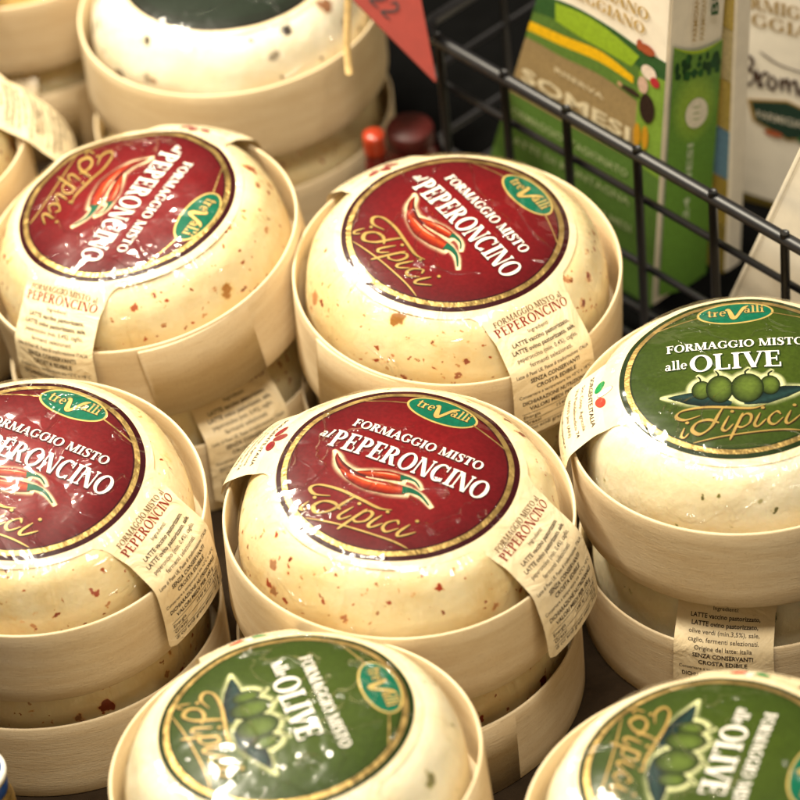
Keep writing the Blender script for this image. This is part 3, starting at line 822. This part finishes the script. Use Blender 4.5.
packs = [
 # name, kind, x, y, dz, tiltx, tilty, yaw, seam(world deg), kick, wrinkle, label
 ('peperoncino_cheese', 'chili', -3.4, -37.2, 0, 2, -1, -32.9, 60, (5.0, 2.0), .40, 'boxed chili cheese with red label in sharp focus in the middle of the stacks'),
 ('peperoncino_cheese', 'chili', -129.5, -15.8, 0, 1, -4, -32.3, 80, (2.0, 3.0), .40, 'boxed chili cheese whose red label is cut by the left edge of the photo'),
 ('peperoncino_cheese', 'chili', -92.2, 122.1, 0, -8, -1, -123.4, -92, (3.0, 3.0), .75, 'tilted boxed chili cheese with red label, wavy edge and ingredients tab hanging towards us'),
 ('peperoncino_cheese', 'chili', 26.0, 86.4, 0, 2, -3, -60.5, -150, (1.5, 3.0), .30, 'boxed chili cheese with red label standing against the black wire basket'),
 ('olive_cheese', 'olive', 116.2, -8.4, 1.5, -2, 1, -5.3, 100, (1.0, 3.0), .30, 'boxed olive cheese with upright green label at the right, three coloured petals on its tab'),
 ('olive_cheese', 'olive', -46.5, -145.3, 0, -3, 5, -76.0, -60, (1.0, 1.0), .22, 'boxed olive cheese with sideways green label, front of the middle chili cheese'),
 ('olive_cheese', 'olive', 83.4, -183.9, 0, -4, 5, -112.0, 40, (1.0, 1.0), .30, 'boxed olive cheese with blurred green label cut off by the bottom right corner'),
 ('truffle_cheese', 'dark', -51.0, 264.0, 0, 0, 0, 60.0, 120, (1.0, 1.0), .30, 'white cheese with black flecks and black label, red price card stuck into it'),
 ('plain_cheese', 'plain', -141.0, 345.0, -6, 0, 0, 70.0, 60, (1.0, 1.0), .30, 'smooth yellow cheese in a wooden box, furthest back in the top left corner'),
 ('peperoncino_cheese', 'chili', -192.0, 197.0, 2, 0, 0, 4.0, 80, (15.0, 3.0), .45, 'boxed cheese left of the tilted chili cheese, only its cream tab sticking into view'),
]
lower_yaw = [92, 40, -62, 150, -106, 20, 40, 60, 80, 10]
lower_txt = ['middle red labelled chili cheese', 'red labelled chili cheese at the left edge', 'tilted chili cheese', 'chili cheese beside the black wire basket', 'upright green labelled olive cheese', 'front olive cheese with sideways label',
             'olive cheese in the bottom right corner', 'white cheese with black flecks', 'smooth yellow cheese', 'cheese at the left whose cream tab sticks out']
lower_proto = {}
def copy_tree(o, parent=None):
    c = o.copy(); COL.objects.link(c); c.parent = parent
    for ch in list(o.children): copy_tree(ch, c)
    return c
for i, (name, kind, x, y, dz, tx, ty, yaw, seam, kick, wr, label) in enumerate(packs):
    top = make_pack(name, label, kind, 11 + i * 2, SEAM(seam, yaw), kick, wr, (44.0, 44.0) if kind == 'dark' else (95.0, 74.0))
    b = place(top, x, y, LZ + dz, tx, ty, yaw)
    lk = 'olive' if kind == 'olive' else 'chili'
    ll = 'lower wooden box with cheese, carrying the ' + lower_txt[i]
    if lk not in lower_proto:
        low = make_pack('olive_cheese' if lk == 'olive' else 'peperoncino_cheese', ll, lk, 40 + i, SEAM(170, 0), (.6, .6), .3)
        lower_proto[lk] = low
    else:
        low = copy_tree(lower_proto[lk]); low['label'] = ll
    R = Matrix.Rotation(math.radians(lower_yaw[i]), 3, 'Z')
    low.matrix_world = Matrix.Translation(Vector((b.x, b.y, 0)) * MM) @ R.to_4x4()

# ------------------------------------------------------------------ shelf
def shelf():
    V = [(-4000, -4000, -.2), (4000, -4000, -.2), (4000, 4000, -.2), (-4000, 4000, -.2)]
    o = mesh_obj('shelf_floor', V, [(0, 1, 2, 3)], 'shelf'); tag(o, kind='structure')
    # the black back of the display, where the basket stands
    V = [(22, 208, 4), (466, -333, 4), (3500, 2200, 4), (-2500, 3500, 4), (-260, 480, 4), (-60, 345, 4)]
    o = mesh_obj('back_floor', V, [(0, 1, 2, 3, 4, 5)], 'black_liner'); tag(o, kind='structure')
shelf()

# ------------------------------------------------------------------ wire basket with cartons
C0 = Vector((22, 210.5, LZ)); DW = Vector((.634, -.773, 0)); DN = Vector((.773, .634, 0))
def ray_plane(px, py, off, along=None):
    """point where the sight line of a photo pixel meets the upright plane parallel to the basket front, off mm behind it"""
    d = RIGHT * ((px - 400) / FPX) - UP * ((py - 400) / FPX) - BACK
    p0 = C0 + DN * off
    t = (p0 - CAMP).dot(DN) / d.dot(DN)
    return CAMP + d * t
def basket():
    b = empty('wire_basket', 'black wire basket holding the cartons, behind the cheeses', 'basket', (C0.x, C0.y, 0))
    inv = Vector((C0.x, C0.y, 0))
    def P(a, n, z): return C0 + DW * a + DN * n + Vector((0, 0, z)) - inv
    L1, L2 = 380, 330
    def wire(name, pts, r, n=12):
        V, F = tube(pts, r, n); return mesh_obj(name, V, F, 'wire', b)
    wire('rim_bar', [P(0, L2, 0), P(0, L2 * .5, 0), P(0, 8, 0), P(2.4, 2.4, 0), P(8, 0, 0), P(90, 0, 0), P(L1 * .7, 0, 0), P(L1, 0, 0)], 2.6)
    for z in (-23, -56, -80, -96): wire('horizontal_wire', [P(0, L2, z), P(0, 6, z), P(6, 0, z) + DN * 2.6, P(L1, 2.6, z)], 1.45)
    ts = []
    for px, py in ((505, 78), (567, 112), (638, 153), (714, 200), (786, 241)):
        p = ray_plane(px, py, 0) - C0; ts.append(p.dot(DW))
    stp = (ts[-1] - ts[0]) / 4
    ts = [ts[0] - stp * k for k in (2, 1) if ts[0] - stp * k > 4] + ts + [ts[-1] + stp * k for k in range(1, 6)]
    for t in ts: wire('upright_wire', [P(t, -.5, 3.6), P(t, -.5, -30), P(t, -.5, -98.5)], 1.75)
    for t in range(45, L2, 45): wire('upright_wire', [P(0, t, 1.5), P(0, t, -50), P(0, t, -98.5)], 1.6)
    return b
basket()

def poly_mesh(name, fr, depth, mat, parent, origin, ax=None):
    """prism: front polygon (points), pushed back by depth along DN, bevelled edges"""
    import bmesh
    bm = bmesh.new()
    a = [bm.verts.new((p - origin) * MM) for p in fr]; f = bm.faces.new(a)
    r = bmesh.ops.extrude_face_region(bm, geom=[f])
    for v in [g for g in r['geom'] if isinstance(g, bmesh.types.BMVert)]: v.co += (ax or DN) * depth * MM
    bmesh.ops.recalc_face_normals(bm, faces=bm.faces)
    bmesh.ops.bevel(bm, geom=bm.edges[:] , offset=.0009, segments=2, affect='EDGES')
    me = bpy.data.meshes.new(name); bm.to_mesh(me); bm.free(); me.materials.append(M[mat])
    o = bpy.data.objects.new(name, me); COL.objects.link(o); o.parent = parent
    return o
def flat_map(O, ex, ey, en):
    return lambda u, v, off: O + ex * u + ey * v + en * (off * 1.2 + .25)

def green_carton():
    OFF = 22
    TL, BL = ray_plane(556, -70, OFF), ray_plane(462, 250, OFF)
    TR, BR = ray_plane(672, -8, OFF), ray_plane(650, 360, OFF)
    up = (TR - BR).normalized(); ex = (TR - TL).normalized()
    # real corners: carry the side edges down to the basket floor
    def to_z(a, b, z): t = (z - a.z) / (b.z - a.z); return a + (b - a) * t
    TL, BL2 = TL, to_z(TL, BL, 4.4); BR2 = to_z(TR, BR, 4.4)
    ztop = max(TL.z, TR.z) + 12
    TR = to_z(BR2, TR, ztop); TL = to_z(BL2, TL, ztop)
    org = Vector((BR2.x, BR2.y, 0))
    root = empty('green_carton', 'green and white carton printed with a farm landscape, leaning in the wire basket', 'carton', org)
    poly_mesh('carton_body', [BL2, BR2, TR, TL], 30, 'white_board', root, org)
    # printed front: local frame with origin at the photo point of the fold near the wire bar
    zf = ray_plane(668, 64, OFF).z; O = to_z(BR2, TR, zf) - org
    ex = DW; ey = (TR - BR2).normalized(); en = -DN
    mp = flat_map(O, ex, ey, en)
    def uv(px, py):
        p = ray_plane(px, py, OFF) - org - O
        v = p.z / ey.z; u = (p - ey * v).dot(DW); return (u, v)
    def edge_l(v):                        # u of the left and right edges at height v
        z = (O + ey * v).z; q = BL2 - org; w = TL - org; t = (z - q.z) / (w.z - q.z); p = q + (w - q) * t; return (p - O - ey * v).dot(DW) + .6
    a = Art()
    def curve(pts, n=16):
        q = spline(pts, 6); out = []
        for i in range(n + 1):
            f = i / n * (len(q) - 1); k = min(int(f), len(q) - 2)
            u, v = uv(lerp(q[k][0], q[k + 1][0], f - k), lerp(q[k][1], q[k + 1][1], f - k)); out.append((max(edge_l(v), min(-.4, u)), v))
        return out
    def band(top, bot, c, off): a.strip([[p, q] for p, q in zip(curve(top), curve(bot))], c, off, 0, 99)
    vb = -(O.z - 4) / ey.z
    hill = [(520, -14), (545, -5), (575, 6), (610, 26), (640, 47), (669, 64)]
    low = curve([(440, 330), (540, 380), (669, 440)])
    ch = curve(hill); a.strip([[p, (lerp(edge_l(vb), -.4, i / (len(ch) - 1)), vb)] for i, p in enumerate(ch)], (.095, .185, .035), .05, 0, 99)
    sh = lambda d, pts: [(x, y + d) for x, y in pts]
    band(hill, sh(20, hill), (.03, .095, .025), .07)
    band([(556, 2), (585, 14), (612, 32), (640, 56)], [(556, 20), (580, 36), (605, 50), (632, 66)], (.27, .42, .025), .10)
    band([(470, -6), (530, 20), (566, 36), (602, 51), (634, 76)], [(470, 2), (530, 30), (562, 45), (600, 61), (634, 83)], (.80, .47, .01), .13)
    band([(470, 12), (530, 36), (560, 52), (600, 72), (669, 112)], [(460, 62), (520, 96), (580, 130), (669, 178)], (.33, .235, .11), .10)
    band([(470, 2), (530, 30), (562, 45), (600, 61), (634, 83), (669, 104)], [(470, 10), (530, 38), (562, 56), (600, 74), (634, 98), (669, 128)], (.12, .22, .04), .115)
    band([(640, 70), (652, 74), (669, 82)], [(634, 160), (650, 172), (669, 186)], (.20, .34, .045), .125)
    a.build('printed_front', mp, 'carton_ink', root)
    # gold lettering on the white top, white lettering below
    L = Art()
    gold = (.45, .30, .08)
    K = L; L = Art()
    x0, y0 = uv(600, -6); serif(L, 'PARMIGIANO', x0, y0, 5.2, gold, .2, width=50)
    x1, y1 = uv(606, 13); serif(L, 'REGGIANO', x1, y1, 5.2, gold, .2, width=40)
    L.build('cheese_name', mp, 'carton_ink', root); L = K
    def line(px0, py0, px1, py1, txt, size, col, bold=False, rom=False):
        (ua, va), (ub, vb2) = uv(px0, py0), uv(px1, py1)
        w = math.hypot(ub - ua, vb2 - va); r = math.atan2(vb2 - va, ub - ua)
        if rom: serif(L, txt, (ua + ub) / 2, (va + vb2) / 2, size, col, .26, width=w, rot=r)
        else: sans(L, txt, (ua + ub) / 2, (va + vb2) / 2, size, col, .26, width=w, rot=r, bold=bold)
    line(523, 79, 631, 141, 'SOMESI', 9.5, (.78, .68, .46), True)
    line(555, 70, 604, 99, 'RISERVA', 3.4, (.70, .60, .40), True)
    for q, (ya, txt) in enumerate(((111, 'FORMAGGIO STAGIONATO'), (139, 'LATTE DI MONTAGNA'), (166, 'STAGIONATURA 24 MESI'))):
        line(509, ya, 628 + q * 2, ya + 66, txt, 5.4, (.42, .50, .25))
    L.build('lettering', mp, 'carton_ink', root)
    # farmer with a hat and a barn roof, printed
    f = Art()
    for (px, py, rx, ry, c) in ((648, 49, 5.5, 3.2, (.36, .08, .03)), (641, 44, 2.2, 3.4, (.36, .08, .03)), (650, 72, 5.2, 4.6, (.78, .66, .56)), (656, 82, 3.2, 3.2, (.45, .03, .04)), (644, 84, 3.4, 5.5, (.62, .42, .32)),
                                (648, 108, 5.2, 9.5, (.035, .020, .014)), (632, 90, 6.5, 1.9, (.05, .03, .02)), (621, 83, 1.6, 1.6, (.60, .36, .20)), (638, 134, 2.5, 8.0, (.55, .28, .02)), (646, 137, 2.3, 8.0, (.55, .28, .02))):
        u, v = uv(px, py); f.ellipse(min(u, -rx * .75), v, rx * .75, ry * .75, c, .34)
    f.build('printed_farmer', mp, 'carton_ink', root)
    # narrow side panel
    ms = flat_map(O + ex * .9 + DN * 15, DN - ey * .45, ey, DW)
    s = Art()
    arc = lambda t: 1.5 - 3.4 * math.sin(PI * t)
    rows = [[(lerp(-13.4, 13.6, i / 20), vb), (lerp(-13.4, 13.6, i / 20), arc(i / 20))] for i in range(21)]
    s.strip(rows, (.13, .28, .045), .05, 0, 99)
    s.strip([[(lerp(-13.4, 13.6, i / 20), arc(i / 20) - .4 - 1.2 * math.sin(PI * i / 20)), (lerp(-13.4, 13.6, i / 20), arc(i / 20))] for i in range(21)], (.36, .52, .03), .08, 0, 99)
    rg = random.Random(4)
    for k in range(26):
        s.ellipse(rg.uniform(-11.5, 11.5), rg.uniform(-15, -5), rg.uniform(1.0, 2.2), rg.uniform(1.5, 3.2), rg.choice([(.010, .05, .012), (.02, .10, .02), (.012, .07, .02)]), .10, n=12, rings=2)
    s.ellipse(0, -30, 13, 19, (.30, .46, .06), .07, col2=(.13, .28, .045), n=40, rings=10)
    s.ellipse(1.0, -33, 6.2, 7.6, (.74, .70, .58), .42, n=30, rings=3)
    for k in range(3): s.ellipse(1.0, -36 + k * 3, 2.2, .5, (.40, .44, .26), .46, n=12, rings=1)
    for k, (x, c) in enumerate(((-1.5, (.42, .26, .05)), (2.6, (.50, .36, .14)))):
        sans(s, 'PARMIGIANO REGGIANO', x, 26, 3.3, c, .3, width=46, rot=PI / 2)
    sans(s, 'BIO', 9.4, 24, 5.5, (.02, .09, .025), .3, width=20, rot=PI / 2, bold=True)
    sans(s, '24 MESI', .5, -68, 4.4, (.50, .60, .40), .3, width=40, rot=PI / 2, bold=True)
    s.build('printed_side', ms, 'carton_ink', root)
    return root
green_carton()

def back_cartons():
    # a thin carton squeezed behind the green one: only its yellow and blue edge shows
    OFF = 55
    q = [ray_plane(640, 330, OFF), ray_plane(728, 352, OFF), ray_plane(737, -20, OFF), ray_plane(660, -50, OFF)]
    for p in q[:2]: p.z = 4.4
    org = Vector((q[1].x, q[1].y, 0))
    r = empty('yellow_carton', 'thin yellow edged carton squeezed behind the green carton', 'carton', org)
    poly_mesh('carton_body', q, 9, 'white_board', r, org)
    O = q[1] - org; up = (q[2] - q[1]); Lh = up.length; up = up.normalized()
    a = Art(); mp = flat_map(O + Vector((0, 0, 0)), -DW, up, -DN)
    cols = [(.30, .22, .05), (.42, .30, .06), (.16, .30, .42), (.50, .38, .10), (.62, .52, .28), (.55, .42, .12)]
    for k, c in enumerate(cols): a.strip([[(.5, Lh * k / 6), (.5, Lh * (k + 1) / 6 - .3)], [(30, Lh * k / 6), (30, Lh * (k + 1) / 6 - .3)]], c, .05, 0, 99)
    a.build('printed_front', mp, 'carton_ink', r)
    # white carton with brown script
    EW = Vector((math.cos(math.radians(-31)), math.sin(math.radians(-31)), 0)); EN = Vector((-EW.y, EW.x, 0))
    P0 = ray_plane(738, 150, 92)
    def rp(px, py):
        d = RIGHT * ((px - 400) / FPX) - UP * ((py - 400) / FPX) - BACK
        return CAMP + d * ((P0 - CAMP).dot(EN) / d.dot(EN))
    c0 = Vector((P0.x, P0.y, 0)); zt = rp(738, -30).z
    q = [c0 + Vector((0, 0, 4.4)), c0 + EW * 95 + Vector((0, 0, 4.4)), c0 + EW * 95 + Vector((0, 0, zt)), c0 + Vector((0, 0, zt))]
    org = Vector((q[0].x, q[0].y, 0))
    r = empty('white_carton', 'cream carton with dark brown script and dark six sided badge at the top right', 'carton', org)
    poly_mesh('carton_body', q, 40, 'white_board', r, org, ax=EN)
    def uv(px, py):
        p = rp(px, py) - org; return (p.dot(EW), p.z)
    mp = flat_map(Vector((0, 0, 0)), EW, Vector((0, 0, 1)), -EN)
    a = Art()
    def line(p0, p1, txt, size, col, rom=True):
        (ua, va), (ub, vb) = uv(*p0), uv(*p1); w = math.hypot(ub - ua, vb - va); rr = math.atan2(vb - va, ub - ua)
        serif(a, txt, (ua + ub) / 2, (va + vb) / 2, size, col, .2, width=w, rot=rr)
    gold = (.34, .22, .07)
    line((726, 1), (850, 32), 'PARMIGIANO', 6.0, gold); line((722, 17), (846, 48), 'REGGIANO', 6.0, gold)
    br = (.055, .025, .018)
    u0, v0 = uv(741, 72)
    for k, pts in enumerate(([(0, 9), (2, -3)], [(0, 9), (5, 7), (4, 3), (1, 2)], [(1, 3), (6, 1), (4, -4), (0, -3)], [(7, 3), (8, -4), (9.5, -2)], [(8, -1), (10, 2.5), (12, 1.5)], [(13, 2), (11.5, -2), (13.5, -4), (15, -1), (13.5, 2)],
                             [(17, 2), (17.5, -4)], [(17.5, -1), (19.5, 2), (20.5, -4)], [(21, 0), (23, 2), (24, -4.5)], [(27, 2), (25.5, -2), (27.5, -4), (29, 0), (29.5, -4)], [(31, 2), (31.5, -4)], [(31.5, -1), (34, 2), (35, -4)],
                             [(38, 2), (36.5, -2), (38.5, -4), (40, 0), (40.5, -4)], [(8, 11), (18, 7), (36, 6)])):
        a.pen([(u0 + x * 1.0, v0 + y * 1.15) for x, y in pts], 1.7 if k < 13 else .8, br, .2, nib=(.6, .45))
    a.build('script_lettering', mp, 'carton_ink', r)
    e = Art(); uc, vc = uv(788, 120)
    for g, c, off in ((1.0, (.40, .26, .08), .2), (.9, (.018, .045, .03), .26)):
        hexp = [(-17, 6), (0, 10), (17, 5), (15, -5), (0, -10), (-15, -4)]
        e.strip([[(uc + hexp[0][0] * g, vc + hexp[0][1] * g), (uc + hexp[5][0] * g, vc + hexp[5][1] * g)], [(uc + hexp[1][0] * g, vc + hexp[1][1] * g), (uc + hexp[4][0] * g, vc + hexp[4][1] * g)],
                 [(uc + hexp[2][0] * g, vc + hexp[2][1] * g), (uc + hexp[3][0] * g, vc + hexp[3][1] * g)]], c, off, 0, 99)
    sans(e, 'PARMIGIANO', uc, vc - 2, 5.4, (.66, .62, .50), .4, width=26)
    e.ellipse(uc - 6, vc - 8, 4, 1.5, (.40, .10, .04), .4); e.ellipse(uc + 8, vc - 8, 4, 1.6, (.05, .16, .05), .4)
    e.build('badge', mp, 'carton_ink', r)
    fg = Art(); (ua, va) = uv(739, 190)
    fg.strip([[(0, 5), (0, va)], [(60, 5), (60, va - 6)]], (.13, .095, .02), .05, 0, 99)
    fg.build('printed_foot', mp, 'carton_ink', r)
    # white carton lying at a slant in front of it
    OFF = 14
    p1, p2, p3 = ray_plane(727, 300, OFF), ray_plane(799, 147, OFF), ray_plane(930, 215, OFF)
    p4 = p1 + (p3 - p2)
    lowest = min(p1.z, p4.z)
    ex = (p2 - p1).normalized()
    ext = (p1.z - 3) / max(.2, ex.z) * .0
    d = (p4 - p3).normalized(); g = (p4.z - 4) / -d.z if d.z < -.05 else 0
    p1b = p1 + d * max(0, (min(p1.z, p4.z) - 4) / -d.z) ; p4b = p4 + d * max(0, (min(p1.z, p4.z) - 4) / -d.z)
    org = Vector((p4b.x, p4b.y, 0))
    r = empty('slanting_carton', 'plain white carton leaning at a slant behind the wires at the right edge', 'carton', org)
    poly_mesh('carton_body', [p1b, p4b, p3, p2], 20, 'white_board', r, org)
    a = Art(); O = p1 - org; e2 = (p3 - p2).normalized(); mp = flat_map(O, ex, (e2 - ex * e2.dot(ex)).normalized(), -DN)
    L = (p2 - p1).length
    a.strip([[(2, -2.2), (2, -4.5)], [(L - 3, -2.2), (L - 3, -4.5)]] if False else [[(2, 2.0), (2, 2.5)], [(L - 3, 2.0), (L - 3, 2.5)]], (.50, .44, .34), .05, 0, 99)
    a.build('printed_line', mp, 'carton_ink', r)
back_cartons()

# ------------------------------------------------------------------ red price card on its pick, jars
def price_sign():
    base = Vector((-2, 222, LZ))
    # plane that faces the camera, a little turned
    n = (BACK + Vector((.25, 0, .1))).normalized()
    def on(px, py, p0):
        d = RIGHT * ((px - 400) / FPX) - UP * ((py - 400) / FPX) - BACK
        return CAMP + d * ((p0 - CAMP).dot(n) / d.dot(n))
    p0 = Vector((-14, 205, LZ + 34))
    A, B, C, D = on(437, 84, p0), on(352, -1, p0), on(400, -62, p0), on(412, -30, p0)
    tip = on(348, 46, p0)
    e1 = (B - A); 
    C = on(421, 0, p0); up = (C - A)
    q = [A, A + up * 2.6, B + up * 1.6, B]
    org = Vector((-14, 205, 0)); 
    r = empty('price_sign', 'red price card on a thin wooden pick stuck in the white cheese', 'sign', (tip.x, tip.y, tip.z - 12))
    org = Vector((tip.x, tip.y, tip.z - 12))
    poly_mesh('card', q, .8, 'card', r, org, ax=-n)
    top = on(351, -60, p0) - n * 2
    V, F = tube([tip + Vector((0, 0, -12)) - n * 3 - org, tip - n * 2.4 - org, top - n * .6 - org], 1.5, 10)
    mesh_obj('pick', V, F, 'stick', r)
    O = on(388, 10, p0) - org; ex = e1.normalized(); ex = -ex; ey = n.cross(ex).normalized()
    if ey.z < 0: ey = -ey
    a = Art(); mp = lambda u, v, off: O + ex * u + ey * v + n * (.35 + off)
    for k in range(2):
        c = -5.5 + k * 6.2
        a.pen([(c - 2.0, 2.4), (c - .2, 4.2), (c + 1.6, 2.6), (c + .4, .2), (c - 2.0, -2.4), (c + 2.4, -2.2)], .9, (1, 1, 1), .1)
    a.build('price_lettering', mp, 'dark_ink', r)
price_sign()

def jar(name, label, x, y, h, rad, lid, body, rim=None):
    r = empty(name, label, 'jar', (x, y, 0))
    prof = [(0, 0), (rad * .9, 0), (rad, 2), (rad, h * .62), (rad * .96, h * .74), (rad * .8, h * .84), (rad * .8, h * .9), (0, h * .9)]
    V, F, _ = revolve(prof, 40); mesh_obj('jar_body', V, F, body, r)
    prof = [(rad * .5, h * .84), (rad * .86, h * .84), (rad * .88, h * .86), (rad * .88, h * .97), (rad * .82, h), (0.01, h)]
    V, F, _ = revolve(prof, 40); l = mesh_obj('lid', V, F, lid, r)
    if rim:
        prof = [(rad * .86, h * .955), (rad * .905, h * .955), (rad * .905, h * .985), (rad * .80, h + .5), (rad * .78, h + .1)]
        V, F, _ = revolve(prof, 40); mesh_obj('lid_edge', V, F, rim, l)
jar('small_jar', 'small jar with bright orange red lid in the shadow beside the white cheese', 0.5, 204, 60, 5.0, 'red_lid', 'dark_glass')
jar('small_jar', 'dark red jar blurred behind the chili cheese near the red card', 15, 224, 46, 11, 'wine_lid', 'dark_glass')
jar('small_jar', 'small gold jar with blue lid and pale edge at the bottom left corner', -154.3, -108, 56, 13.0, 'blue_lid', 'gold', 'pale_rim')
